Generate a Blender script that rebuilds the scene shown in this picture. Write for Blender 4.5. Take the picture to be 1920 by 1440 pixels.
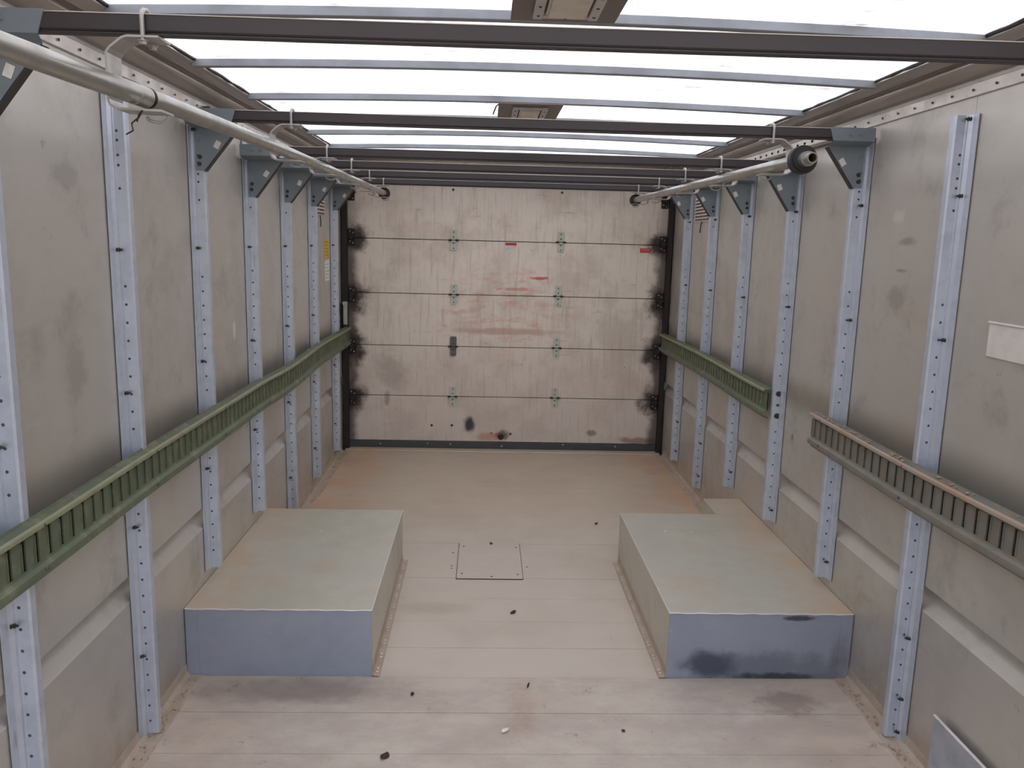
import bpy, bmesh, math, random
from mathutils import Vector, Matrix
random.seed(7)
S = bpy.context.scene
for o in list(bpy.data.objects): bpy.data.objects.remove(o)
C = S.collection

# ---------------------------------------------------------------- camera
cam = bpy.data.cameras.new('camera'); co = bpy.data.objects.new('camera', cam); C.objects.link(co)
F_PX, YAW, PITCH, ROLL = 1514.16, 0.0362971, 0.1733195, -0.0250092
cy, sy, cp, sp = math.cos(YAW), math.sin(YAW), math.cos(PITCH), math.sin(PITCH)
fw = Vector((sy*cp, cy*cp, -sp)); rt = Vector((cy, -sy, 0)); dn = fw.cross(rt)
cr, sr = math.cos(ROLL), math.sin(ROLL)
r2 = cr*rt + sr*dn; d2 = -sr*rt + cr*dn
m = Matrix((r2, -d2, -fw)).transposed().to_4x4()
m.translation = Vector((-0.154882, 0, 1.48769))
co.matrix_world = m
cam.sensor_width = 36; cam.lens = F_PX/1920*36; cam.clip_start = 0.02
S.camera = co

# ---------------------------------------------------------------- view, sky, sun
S.view_settings.view_transform = 'Standard'; S.view_settings.look = 'None'
S.view_settings.gamma = 1; S.view_settings.use_curve_mapping = False
S.view_settings.exposure = 0.30
w = bpy.data.worlds.new('sky'); S.world = w; w.use_nodes = True
nt = w.node_tree; nt.nodes.clear()
sky = nt.nodes.new('ShaderNodeTexSky'); sky.sky_type = 'NISHITA'; sky.sun_disc = False
sky.sun_elevation = math.radians(58); sky.sun_rotation = math.radians(150); sky.air_density = 1.0; sky.dust_density = 1.5
bg = nt.nodes.new('ShaderNodeBackground'); bg.inputs['Strength'].default_value = 0.34
wo = nt.nodes.new('ShaderNodeOutputWorld')
nt.links.new(sky.outputs[0], bg.inputs[0]); nt.links.new(bg.outputs[0], wo.inputs[0])
sl = bpy.data.lights.new('sun', 'SUN'); sl.energy = 4.0; sl.angle = math.radians(1.0); sl.color = (1, 0.95, 0.88)
so = bpy.data.objects.new('sun', sl); C.objects.link(so)
so.rotation_euler = (math.radians(28), math.radians(12), 0); so.location = (0, 2, 8)

# ---------------------------------------------------------------- materials
def srgb(r, g, b):
    f = lambda c: (c/255/12.92) if c/255 <= 0.04045 else ((c/255+0.055)/1.055)**2.4
    return (f(r), f(g), f(b), 1)
class Mat:
    def __init__(s, name, col, rough=0.5, metal=0.0, spec=0.5):
        s.m = bpy.data.materials.new(name); s.m.use_nodes = True; s.nt = s.m.node_tree
        s.b = s.nt.nodes['Principled BSDF']; s.out = s.nt.nodes['Material Output']
        s.b.inputs['Base Color'].default_value = col; s.b.inputs['Roughness'].default_value = rough
        s.b.inputs['Metallic'].default_value = metal; s.b.inputs['Specular IOR Level'].default_value = spec
        tc = s.nt.nodes.new('ShaderNodeTexCoord'); s.co = tc.outputs['Object']
        s.col = None; s.c0 = col
    def N(s, t, **k):
        n = s.nt.nodes.new(t)
        for a, v in k.items(): setattr(n, a, v)
        return n
    def L(s, a, b): s.nt.links.new(a, b)
    def mapv(s, scale, loc=(0, 0, 0)):
        n = s.N('ShaderNodeMapping'); n.inputs['Scale'].default_value = scale; n.inputs['Location'].default_value = loc
        s.L(s.co, n.inputs['Vector']); return n.outputs[0]
    def noise(s, scale=(1, 1, 1), sc=5, det=5, rough=0.6, dist=0, loc=(0, 0, 0)):
        n = s.N('ShaderNodeTexNoise'); n.inputs['Scale'].default_value = sc; n.inputs['Detail'].default_value = det
        n.inputs['Roughness'].default_value = rough; n.inputs['Distortion'].default_value = dist
        s.L(s.mapv(scale, loc), n.inputs['Vector']); return n.outputs['Fac']
    def ramp(s, v, a, b, lo=0.0, hi=1.0, smooth=True):
        n = s.N('ShaderNodeMapRange'); n.interpolation_type = 'SMOOTHSTEP' if smooth else 'LINEAR'
        for i, x in zip(('From Min', 'From Max', 'To Min', 'To Max'), (a, b, lo, hi)): n.inputs[i].default_value = x
        s.L(v, n.inputs['Value']); return n.outputs[0]
    def math(s, op, a, b=0.0):
        n = s.N('ShaderNodeMath', operation=op)
        for i, x in enumerate((a, b)):
            if isinstance(x, (int, float)): n.inputs[i].default_value = x
            else: s.L(x, n.inputs[i])
        return n.outputs[0]
    def mix(s, fac, col, mode='MIX'):
        n = s.N('ShaderNodeMix', data_type='RGBA', blend_type=mode)
        if isinstance(fac, (int, float)): n.inputs[0].default_value = fac
        else: s.L(fac, n.inputs[0])
        if s.col is None: n.inputs[6].default_value = s.c0
        else: s.L(s.col, n.inputs[6])
        n.inputs[7].default_value = col
        s.col = n.outputs[2]; s.L(s.col, s.b.inputs['Base Color']); return s
    def ell(s, x, y, z, rx, ry, rz, nz=0.35, sc=9, soft=0.5):
        # stain with a shape of its own: ragged ellipsoid around a point
        n = s.N('ShaderNodeVectorMath', operation='SUBTRACT'); s.L(s.co, n.inputs[0]); n.inputs[1].default_value = (x, y, z)
        k = s.N('ShaderNodeVectorMath', operation='DIVIDE'); s.L(n.outputs[0], k.inputs[0]); k.inputs[1].default_value = (rx, ry, rz)
        l = s.N('ShaderNodeVectorMath', operation='LENGTH'); s.L(k.outputs[0], l.inputs[0])
        d = s.math('ADD', l.outputs['Value'], s.math('MULTIPLY', s.math('SUBTRACT', s.noise(sc=sc, det=4), 0.5), nz*4))
        return s.ramp(d, 1+soft, 1-soft)
    def bump(s, h, strength=0.2, dist=0.002):
        n = s.N('ShaderNodeBump'); n.inputs['Strength'].default_value = strength; n.inputs['Distance'].default_value = dist
        s.L(h, n.inputs['Height']); s.L(n.outputs[0], s.b.inputs['Normal']); return s
    def rough(s, v, lo, hi, a=0.3, b=0.7): s.L(s.ramp(v, a, b, lo, hi), s.b.inputs['Roughness']); return s

def coords(s):
    n = s.N('ShaderNodeSeparateXYZ'); s.L(s.co, n.inputs[0]); return n.outputs

MARKS = [(-1.15, 3.24, 1.12, .016, .03, .8, (226, 218, 206)), (1.15, 2.57, 1.60, .03, .02, .45, (224, 216, 204)), (1.15, 2.53, 1.34, .05, .035, .4, (110, 104, 104)), (1.15, 2.50, 1.52, .04, .012, .5, (112, 102, 94)),
         (1.15, 3.27, .71, .012, .014, .75, (146, 80, 74)), (1.15, 2.52, 1.43, .03, .006, .5, (104, 98, 94)), (1.15, 3.50, 1.13, .03, .05, .5, (206, 192, 172)), (-1.15, 2.0, 1.62, .06, .03, .3, (110, 102, 96)), (-1.15, 1.98, 1.15, .05, .07, .3, (114, 108, 104))]
def m_wall():
    s = Mat('wall_aluminium', srgb(190, 184, 175), 0.42, 0.5)
    a = s.noise(sc=2.2, det=6, rough=.65); b = s.noise(scale=(1, 1, 5), sc=7, det=6)
    s.mix(s.ramp(a, .42, .72, 0, .55), srgb(166, 158, 148)); s.mix(s.ramp(b, .55, .8, 0, .45), srgb(202, 193, 181))
    c = s.noise(sc=14, det=5, rough=.7, loc=(3, 1, 2)); s.mix(s.ramp(c, .66, .74, 0, .35), srgb(98, 92, 88))
    xyz = coords(s)
    g = s.math('MULTIPLY', s.ramp(xyz[2], .99, .90), s.ramp(xyz[2], .80, .88)); s.mix(s.math('MULTIPLY', g, .45), srgb(98, 88, 66))
    d = s.math('MULTIPLY', s.ramp(xyz[2], .30, .0), s.ramp(s.noise(sc=6), .35, .65)); s.mix(s.math('MULTIPLY', d, .4), srgb(150, 118, 92))
    e = s.noise(scale=(1, 1, .25), sc=60, det=2, loc=(1, 2, 0)); s.mix(s.ramp(e, .74, .77, 0, .5), srgb(214, 204, 190))
    for (x, y, z, ry, rz, f, c_) in MARKS: s.mix(s.math('MULTIPLY', s.ell(x, y, z, .2, ry, rz, .45, 30), f), srgb(*c_))
    k = s.noise(sc=5, det=7, rough=.7, loc=(8, 3, 5)); s.mix(s.ramp(k, .52, .70, 0, .38), srgb(134, 127, 118)); s.mix(s.ramp(s.noise(scale=(1, .5, 1.4), sc=3.5, det=7, rough=.65, loc=(2, 9, 4)), .55, .7, 0, .25), srgb(172, 156, 132))
    s.rough(a, .34, .50).bump(a, .10, .004); return s.m
def m_galv(name='rib_galvanised', col=(196, 200, 210), metal=.6, rough=.42):
    s = Mat(name, srgb(*col), rough, metal)
    a = s.noise(sc=18, det=4); s.mix(s.ramp(a, .4, .7, 0, .35), srgb(*[int(c*.84) for c in col]))
    b = s.noise(scale=(1, 1, .15), sc=30, det=3); s.mix(s.ramp(b, .68, .76, 0, .45), srgb(120, 108, 96))
    s.rough(a, rough-.06, rough+.1); return s.m
def m_gusset():
    s = Mat('gusset_paint', srgb(124, 132, 137), .5, .15); a = s.noise(sc=12)
    s.mix(s.ramp(a, .45, .7, 0, .4), srgb(106, 114, 119)); return s.m
def m_beam():
    s = Mat('beam_dark_steel', srgb(66, 59, 59), .5, .3); a = s.noise(scale=(.3, 1, 1), sc=10)
    s.mix(s.ramp(a, .4, .7, 0, .6), srgb(58, 53, 54)); s.mix(s.ramp(s.noise(sc=40, loc=(4, 0, 0)), .7, .76, 0, .4), srgb(120, 104, 92)); return s.m
def m_bow():
    s = Mat('roof_bow_steel', srgb(150, 153, 158), .5, .4); a = s.noise(sc=15)
    s.mix(s.ramp(a, .4, .7, 0, .4), srgb(128, 130, 132)); return s.m
def m_floor():
    s = Mat('floor_planks', srgb(196, 184, 170), .5, .15)
    a = s.noise(sc=1.6, det=6, rough=.6); b = s.noise(scale=(.35, 1.5, 1), sc=9, det=6); xyz = coords(s)
    s.mix(s.ramp(a, .42, .68, 0, .6), srgb(182, 168, 152)); s.mix(s.ramp(b, .55, .75, 0, .4), srgb(206, 194, 182))
    # reddish dust lying along the walls and the rear
    ax = s.math('ABSOLUTE', xyz[0]); e = s.ramp(ax, .62, 1.12); r = s.ramp(xyz[1], 3.0, 4.2)
    d = s.math('MULTIPLY', s.math('MULTIPLY', e, s.math('ADD', s.math('MULTIPLY', r, .8), .2)), s.ramp(s.noise(sc=4, loc=(9, 0, 0)), .3, .6))
    s.mix(s.math('MULTIPLY', d, .85), srgb(196, 150, 116))
    s.mix(s.math('MULTIPLY', s.ramp(xyz[1], 3.9, 4.6), .35), srgb(190, 166, 134))
    # scuffed, purplish front planks
    f = s.ramp(xyz[1], 2.62, 2.56); c = s.noise(scale=(1, 1.6, 1), sc=5, det=8, rough=.7, loc=(2, 5, 0))
    s.mix(s.math('MULTIPLY', f, s.ramp(c, .38, .62, 0, .5)), srgb(168, 150, 142))
    s.mix(s.math('MULTIPLY', f, s.ramp(s.noise(sc=11, det=7, rough=.75, loc=(7, 1, 0)), .6, .72, 0, .6)), srgb(96, 80, 78))
    s.mix(s.math('MULTIPLY', f, s.ramp(s.noise(sc=3.4, det=7, rough=.7, loc=(1, 8, 0)), .55, .72, 0, .45)), srgb(214, 203, 190))
    s.mix(s.math('MULTIPLY', s.ell(-.015, 2.38, 0, .04, .13, 1, .6, 12, .8), .38), srgb(150, 112, 92))
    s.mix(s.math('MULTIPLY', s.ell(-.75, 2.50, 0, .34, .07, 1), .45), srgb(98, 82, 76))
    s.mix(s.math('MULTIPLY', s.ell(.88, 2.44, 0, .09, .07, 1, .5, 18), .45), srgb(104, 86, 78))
    s.mix(s.math('MULTIPLY', s.ell(-.34, 3.12, 0, .14, .05, 1), .25), srgb(136, 118, 78))
    s.mix(s.ramp(s.noise(sc=55, det=2, loc=(3, 3, 0)), .76, .79, 0, .7), srgb(76, 62, 56))
    s.rough(a, .42, .62).bump(b, .1, .002); return s.m
def m_box():
    s = Mat('wheel_box_sheet', srgb(196, 192, 178), .4, .4)
    a = s.noise(sc=3, det=6, loc=(4, 2, 1)); b = s.noise(scale=(1, .5, 1), sc=11, det=6); xyz = coords(s)
    s.mix(s.ramp(a, .4, .7, 0, .6), srgb(178, 173, 152)); s.mix(s.ramp(b, .58, .75, 0, .4), srgb(206, 200, 186))
    ax = s.math('ABSOLUTE', xyz[0]); top = s.ramp(xyz[2], .235, .243)
    s.mix(s.math('MULTIPLY', top, s.math('MULTIPLY', s.ramp(ax, .86, 1.13), s.ramp(s.noise(sc=7, loc=(1, 4, 0)), .32, .6, .15, .6))), srgb(198, 166, 134))
    s.mix(s.math('MULTIPLY', top, s.ramp(s.noise(sc=2.6, loc=(6, 4, 0)), .56, .72, 0, .4)), srgb(198, 174, 148))
    s.rough(a, .36, .5).bump(a, .15, .004); return s.m
def m_boxfront():
    s = Mat('wheel_box_front_blue_lit', srgb(160, 165, 178), .42, .5)  # same box sheet, its cool front light put into a bluer colour
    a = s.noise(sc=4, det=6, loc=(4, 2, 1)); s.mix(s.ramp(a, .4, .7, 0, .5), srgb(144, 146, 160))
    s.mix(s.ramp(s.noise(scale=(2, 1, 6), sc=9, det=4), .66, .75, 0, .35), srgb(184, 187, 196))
    s.mix(s.math('MULTIPLY', s.ell(.66, 2.586, .055, .075, .2, .05, .35, 16), .85), srgb(62, 68, 84))
    s.mix(s.math('MULTIPLY', s.ell(.86, 2.586, .045, .25, .2, .05, .5, 18), .5), srgb(88, 92, 102))
    s.mix(s.math('MULTIPLY', s.ell(.90, 2.586, .008, .14, .2, .014, .4, 22), .8), srgb(50, 50, 58))
    s.mix(s.math('MULTIPLY', s.ell(.955, 2.586, .228, .05, .2, .008, .4, 40), .8), srgb(54, 50, 58))
    s.mix(s.math('MULTIPLY', s.ell(1.11, 2.586, .06, .03, .2, .10, .3, 14), .35), srgb(92, 80, 76))
    s.rough(a, .38, .5); return s.m
def m_door():
    s = Mat('door_panel_paint', srgb(228, 216, 203), .6, 0, .3)
    a = s.noise(sc=3, det=7, rough=.65); b = s.noise(scale=(6, 1, .5), sc=7, det=6); c = s.noise(scale=(.6, 1, 5), sc=9, det=7, rough=.7, loc=(0, 0, 4))
    xyz = coords(s)
    s.mix(s.ramp(a, .42, .66, 0, .75), srgb(200, 186, 172)); s.mix(s.ramp(b, .50, .72, 0, .6), srgb(186, 172, 158)); s.mix(s.ramp(s.noise(scale=(5, 1, .3), sc=9, det=7, rough=.7, loc=(3, 0, 1)), .55, .78, 0, .38), srgb(170, 154, 142))
    s.mix(s.ramp(c, .62, .74, 0, .7), srgb(134, 118, 110)); s.mix(s.ramp(xyz[2], 1.2, .1, 0, .45), srgb(176, 158, 150))
    s.mix(s.ramp(s.noise(sc=38, det=3, loc=(2, 0, 8)), .72, .77, 0, .6), srgb(92, 78, 74))
    red = s.math('MULTIPLY', s.ell(.02, 5.7, 1.0, .42, .3, .27, .5, 5, .5), s.ramp(s.noise(scale=(1, 1, 2.5), sc=7, det=8, rough=.7, loc=(5, 0, 1)), .46, .66))
    s.mix(s.math('MULTIPLY', red, .5), srgb(206, 128, 110))
    s.mix(s.math('MULTIPLY', s.ell(.0, 5.7, .865, .36, .3, .022, .35, 8), .5), srgb(172, 122, 100))
    s.mix(s.math('MULTIPLY', s.ell(.06, 5.7, 1.165, .12, .3, .010, .6, 20), .55), srgb(206, 96, 84))
    s.mix(s.math('MULTIPLY', s.ell(.21, 5.7, 1.245, .06, .3, .010, .6, 22), .9), srgb(204, 84, 76))
    s.mix(s.math('MULTIPLY', s.ell(-.25, 5.7, .185, .038, .3, .055, .4, 20), .95), srgb(52, 44, 52))
    s.mix(s.math('MULTIPLY', s.ell(-.02, 5.7, .115, .05, .3, .035, .4, 18), .85), srgb(58, 42, 40))
    s.mix(s.math('MULTIPLY', s.ell(-.10, 5.7, .10, .10, .3, .028, .5, 14), .5), srgb(170, 84, 66))
    s.mix(s.math('MULTIPLY', s.ell(.98, 5.7, .085, .14, .3, .025, .6, 16), .6), srgb(112, 56, 50))
    s.mix(s.math('MULTIPLY', s.ell(.64, 5.7, .14, .035, .3, .02, .5, 20), .6), srgb(78, 70, 70))
    s.mix(s.math('MULTIPLY', s.ell(-.84, 5.7, .37, .02, .3, .045, .4, 20), .5), srgb(96, 84, 90))
    s.mix(s.math('MULTIPLY', s.ell(-.80, 5.7, .55, .10, .3, .09, .5, 10), .3), srgb(110, 98, 88))
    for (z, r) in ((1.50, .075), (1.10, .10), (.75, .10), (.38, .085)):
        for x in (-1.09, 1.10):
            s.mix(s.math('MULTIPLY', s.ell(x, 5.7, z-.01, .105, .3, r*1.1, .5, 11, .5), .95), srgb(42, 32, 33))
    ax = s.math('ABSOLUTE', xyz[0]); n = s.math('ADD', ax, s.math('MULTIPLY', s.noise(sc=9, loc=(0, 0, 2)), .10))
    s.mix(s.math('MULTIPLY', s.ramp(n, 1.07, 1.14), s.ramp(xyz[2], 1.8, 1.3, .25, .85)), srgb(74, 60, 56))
    s.bump(b, .08, .002); return s.m
def m_rail(name, base, alt, dust):
    s = Mat(name, srgb(*base), .5, .25); a = s.noise(sc=9, det=6); s.mix(s.ramp(a, .4, .65, 0, .6), srgb(*alt))
    g = s.N('ShaderNodeNewGeometry'); x = s.N('ShaderNodeSeparateXYZ'); s.L(g.outputs['Normal'], x.inputs[0])
    s.mix(s.ramp(s.noise(sc=22, det=6, loc=(2, 2, 2)), .5, .7, 0, .5), srgb(*dust)); return s.m
def simple(name, col, rough=.5, metal=0., alt=None, sc=20):
    s = Mat(name, srgb(*col), rough, metal); a = s.noise(sc=sc)
    s.mix(s.ramp(a, .4, .7, 0, .5), srgb(*(alt or [int(c*.85) for c in col]))); return s.m
def m_roof():
    m = bpy.data.materials.new('translucent_roof_sheet'); m.use_nodes = True; nt = m.node_tree; nt.nodes.clear()
    out = nt.nodes.new('ShaderNodeOutputMaterial'); mx = nt.nodes.new('ShaderNodeMixShader'); mx.inputs[0].default_value = .22
    tr = nt.nodes.new('ShaderNodeBsdfTranslucent'); df = nt.nodes.new('ShaderNodeBsdfDiffuse'); df.inputs[0].default_value = (.7, .68, .62, 1)
    tc = nt.nodes.new('ShaderNodeTexCoord'); mp = nt.nodes.new('ShaderNodeMapping'); mp.inputs['Scale'].default_value = (1, 2.5, 1)
    nz = nt.nodes.new('ShaderNodeTexNoise'); nz.inputs['Scale'].default_value = 5; nz.inputs['Detail'].default_value = 8; nz.inputs['Roughness'].default_value = .75
    cr = nt.nodes.new('ShaderNodeValToRGB'); cr.color_ramp.elements[0].position = .27; cr.color_ramp.elements[1].position = .53
    cr.color_ramp.elements[0].color = (.20, .15, .11, 1); cr.color_ramp.elements[1].color = (.84, .81, .77, 1)
    L = nt.links.new
    L(tc.outputs['Object'], mp.inputs[0]); L(mp.outputs[0], nz.inputs['Vector']); L(nz.outputs['Fac'], cr.inputs[0]); L(cr.outputs[0], tr.inputs[0])
    L(tr.outputs[0], mx.inputs[1]); L(df.outputs[0], mx.inputs[2]); L(mx.outputs[0], out.inputs[0]); return m

WALL = m_wall(); GALV = m_galv(); GUSS = m_gusset(); BEAM = m_beam(); BOW = m_bow(); FLOOR = m_floor(); BOX = m_box(); BOXF = m_boxfront(); DOOR = m_door()
ROOF = m_roof()
GREEN = m_rail('rail_olive_green', (98, 104, 82), (84, 92, 74), (142, 138, 112))
RUSTY = m_rail('rail_rusty_grey', (122, 118, 108), (104, 100, 92), (140, 116, 92))
LIPG = simple('rail_pale_lip_green', (136, 136, 108), .5, .2, (110, 112, 86), 14)
LIPR = simple('rail_pale_lip_rusty', (158, 142, 126), .55, .15, (160, 116, 88), 6)
CORN = m_galv('cornice_aluminium', (196, 188, 178), .45, .36)
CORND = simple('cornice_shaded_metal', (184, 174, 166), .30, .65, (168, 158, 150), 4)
PIPE = m_galv('pipe_zinc', (168, 165, 156), .8, .34)
HANG = m_galv('hanger_zinc', (176, 170, 164), .5, .4)
BLACK = simple('black_rubber', (34, 32, 34), .6)
DARK = simple('dark_iron', (46, 38, 38), .55, .3)
RIVET = simple('rivet_dark', (70, 72, 80), .5, .3)
BOLT = simple('bolt_dark', (70, 64, 62), .45, .5)
SEAL = simple('door_bottom_seal', (62, 64, 64), .6, 0, (78, 76, 74), 12)
STRIP = simple('floor_strip', (184, 168, 150), .5, .25, (160, 138, 120), 14)
WHITE = simple('white_label', (222, 218, 212), .6)
RED = simple('red_print', (186, 52, 46), .6)
YEL = simple('yellow_label', (204, 170, 72), .6)
HINGE = simple('hinge_zinc', (180, 181, 172), .42, .4, (160, 166, 158), 30)
HINGED = simple('hinge_dirty', (108, 100, 92), .5, .3)
PLATE = simple('light_mounting_plate', (122, 110, 104), .5, .2, (112, 98, 92), 8)
LFR = simple('lamp_frame_white', (190, 184, 180), .5)
LENS = simple('lamp_lens', (206, 196, 178), .3)
DEBR = simple('debris_dark', (60, 44, 40), .8)
CHIP = simple('paper_chip', (226, 218, 208), .8)
SAND = simple('sand_debris', (170, 140, 116), .9, 0, (120, 92, 76), 40)
SHINY = m_galv('bright_patch', (226, 220, 214), .35, .35)
BLUEP = m_galv('lower_patch', (176, 182, 190), .6, .4)
VENT = simple('vent_white', (190, 174, 164), .5, .1)
EXT = simple('outer_skin', (200, 198, 190), .5)
ASPH = simple('asphalt', (118, 116, 112), .9, 0, (96, 94, 92), 3)

# ---------------------------------------------------------------- mesh helpers
def mk(name, bm, mat, parent=None, smooth=False, kind=None):
    bmesh.ops.recalc_face_normals(bm, faces=bm.faces)
    me = bpy.data.meshes.new(name); bm.to_mesh(me); bm.free(); me.materials.append(mat)
    if smooth:
        for p in me.polygons: p.use_smooth = True
        try: me.set_sharp_from_angle(angle=math.radians(35))
        except Exception: pass
    o = bpy.data.objects.new(name, me); C.objects.link(o)
    if parent: o.parent = parent
    if kind: o['kind'] = kind
    return o
def empty(name, loc=(0, 0, 0)):
    o = bpy.data.objects.new(name, None); C.objects.link(o); o.location = loc; o.empty_display_size = .05; return o
def tag(o, label, cat, group=None):
    o['label'] = label; o['category'] = cat
    if group: o['group'] = group
    return o
def box(bm, a, b, rot=None, piv=None):
    vs = [bm.verts.new((x, y, z)) for x in (a[0], b[0]) for y in (a[1], b[1]) for z in (a[2], b[2])]
    if rot is not None:
        p = Vector(piv)
        for v in vs: v.co = rot @ (v.co-p) + p
    for f in ((0, 1, 3, 2), (4, 6, 7, 5), (0, 4, 5, 1), (2, 3, 7, 6), (0, 2, 6, 4), (1, 5, 7, 3)): bm.faces.new([vs[i] for i in f])
    return vs
def bev(bm, w=.002, seg=1):
    bmesh.ops.bevel(bm, geom=bm.edges[:], offset=w, segments=seg, affect='EDGES', clamp_overlap=True); return bm
def bbox(a, b, w=.002):
    bm = bmesh.new(); box(bm, a, b); bmesh.ops.recalc_face_normals(bm, faces=bm.faces); return bev(bm, w)
def sheet(bm, pts, t, fn, sl, side=1):
    """thin folded sheet: 2-D polyline, thickness t, swept through slices sl; fn(u, v, s) -> world point"""
    n = len(pts); nr = []
    P = [Vector(p) for p in pts]
    for i in range(n):
        a = P[max(i-1, 0)]; b = P[min(i+1, n-1)]
        d0 = (P[i]-a).normalized() if i > 0 else (b-P[i]).normalized(); d1 = (b-P[i]).normalized() if i < n-1 else d0
        n0 = Vector((-d0.y, d0.x)); n1 = Vector((-d1.y, d1.x)); m_ = (n0+n1)
        m_ = m_.normalized() if m_.length > 1e-6 else n0
        k = 1/max(.35, m_.dot(n0)); nr.append(m_*t*k*side)
    ring = [P[i] for i in range(n)] + [P[i]+nr[i] for i in range(n-1, -1, -1)]
    rows = [[bm.verts.new(fn(q.x, q.y, s)) for q in ring] for s in sl]
    for a, b in zip(rows, rows[1:]):
        for i in range(len(ring)):
            j = (i+1) % len(ring); bm.faces.new((a[i], a[j], b[j], b[i]))
    for r_ in (rows[0], rows[-1]):
        for i in range(n-1): bm.faces.new((r_[i], r_[i+1], r_[2*n-2-i], r_[2*n-1-i]))
    return bm
def cyl(bm, p0, p1, r, seg=16, r1=None, cap=True):
    p0 = Vector(p0); p1 = Vector(p1); d = (p1-p0).normalized(); r1 = r if r1 is None else r1
    u = d.orthogonal().normalized(); v = d.cross(u)
    A = []; B = []
    for i in range(seg):
        a = 2*math.pi*i/seg; q = u*math.cos(a)+v*math.sin(a); A.append(bm.verts.new(p0+q*r)); B.append(bm.verts.new(p1+q*r1))
    for i in range(seg): j = (i+1) % seg; bm.faces.new((A[i], A[j], B[j], B[i]))
    if cap: bm.faces.new(A[::-1]); bm.faces.new(B)
    return bm
def ring(bm, p0, p1, ro, ri, seg=28):
    p0 = Vector(p0); p1 = Vector(p1); d = (p1-p0).normalized(); u = d.orthogonal().normalized(); v = d.cross(u); R = []
    for i in range(seg):
        a = 2*math.pi*i/seg; q = u*math.cos(a)+v*math.sin(a)
        R.append([bm.verts.new(p) for p in (p0+q*ro, p1+q*ro, p1+q*ri, p0+q*ri)])
    for i in range(seg):
        a, b = R[i], R[(i+1) % seg]
        for k in range(4): bm.faces.new((a[k], a[(k+1) % 4], b[(k+1) % 4], b[k]))
    return bm
def tube(bm, pts, r, seg=8, closed=False):
    P = [Vector(p) for p in pts]; n = len(P); rows = []; u = None
    for i in range(n):
        if closed: d = (P[(i+1) % n]-P[i-1]).normalized()
        else: d = (P[min(i+1, n-1)]-P[max(i-1, 0)]).normalized()
        if u is None: u = d.orthogonal().normalized()
        else: u = (u-d*u.dot(d)).normalized()
        v = d.cross(u); rows.append([bm.verts.new(P[i]+(u*math.cos(2*math.pi*k/seg)+v*math.sin(2*math.pi*k/seg))*r) for k in range(seg)])
    pr = list(zip(rows, rows[1:])) + ([(rows[-1], rows[0])] if closed else [])
    for a, b in pr:
        for k in range(seg): j = (k+1) % seg; bm.faces.new((a[k], a[j], b[j], b[k]))
    if not closed: bm.faces.new(rows[0][::-1]); bm.faces.new(rows[-1])
    return bm
def dome(bm, c, n, r, h, seg=8):
    c = Vector(c); n = Vector(n).normalized(); u = n.orthogonal().normalized(); v = n.cross(u)
    R0 = [bm.verts.new(c+(u*math.cos(2*math.pi*k/seg)+v*math.sin(2*math.pi*k/seg))*r) for k in range(seg)]
    R1 = [bm.verts.new(c+n*h+(u*math.cos(2*math.pi*k/seg)+v*math.sin(2*math.pi*k/seg))*r*.6) for k in range(seg)]
    for k in range(seg): j = (k+1) % seg; bm.faces.new((R0[k], R0[j], R1[j], R1[k]))
    bm.faces.new(R1)
def hexbolt(bm, c, n, r, h):
    c = Vector(c); n = Vector(n).normalized()
    cyl(bm, c, c+n*h*.2, r*1.35, 12); cyl(bm, c+n*h*.2, c+n*h, r, 6)
def copy(o, **k):
    c = o.copy(); C.objects.link(c)
    for ch in [x for x in bpy.data.objects if x.parent == o]:
        g = ch.copy(); C.objects.link(g); g.parent = c
    return c
HW = 1.15; Y0, Y1 = -0.7, 5.7
SD = {'left': -1, 'right': 1}

# ---------------------------------------------------------------- ground, floor
g = mk('ground', bbox((-30, -30, -1.05), (30, 34, -.95), .001), ASPH); g['kind'] = 'structure'
fl = mk('floor', bbox((-1.2, Y0, -.06), (1.2, 5.74, -.012), .001), DARK); fl['kind'] = 'structure'
e = 2.579; P = .2115; edges = [e+P*k for k in range(-15, 15)]
edges = [x for x in edges if Y0 < x < 5.6]; edges = [Y0]+edges+[5.612]
for a, b in zip(edges, edges[1:]):
    dz = random.uniform(-.0006, .0006) + (.0015 if b < 2.6 else 0)
    mk('plank', bbox((-HW, a+.0012, -.012), (HW, b-.0012, dz), .0006), FLOOR, fl)
mk('door_sill', bbox((-1.13, 5.615, -.012), (1.13, 5.74, .010), .003), FLOOR, fl)
for sd, s in SD.items():
    bs = bmesh.new(); X = lambda d: s*(HW-d)
    yr = ((Y0, 2.583), (3.64 if s < 0 else 3.87, 5.6))
    for a, b in yr: sheet(bs, [(.055, .001), (.052, .006), (.014, .006), (.004, .018), (.002, .045)], .002, lambda u, v, q: (X(u), q, v), (a, b))
    o = mk('baseboard_'+sd, bs, STRIP); o['kind'] = 'structure'

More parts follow.
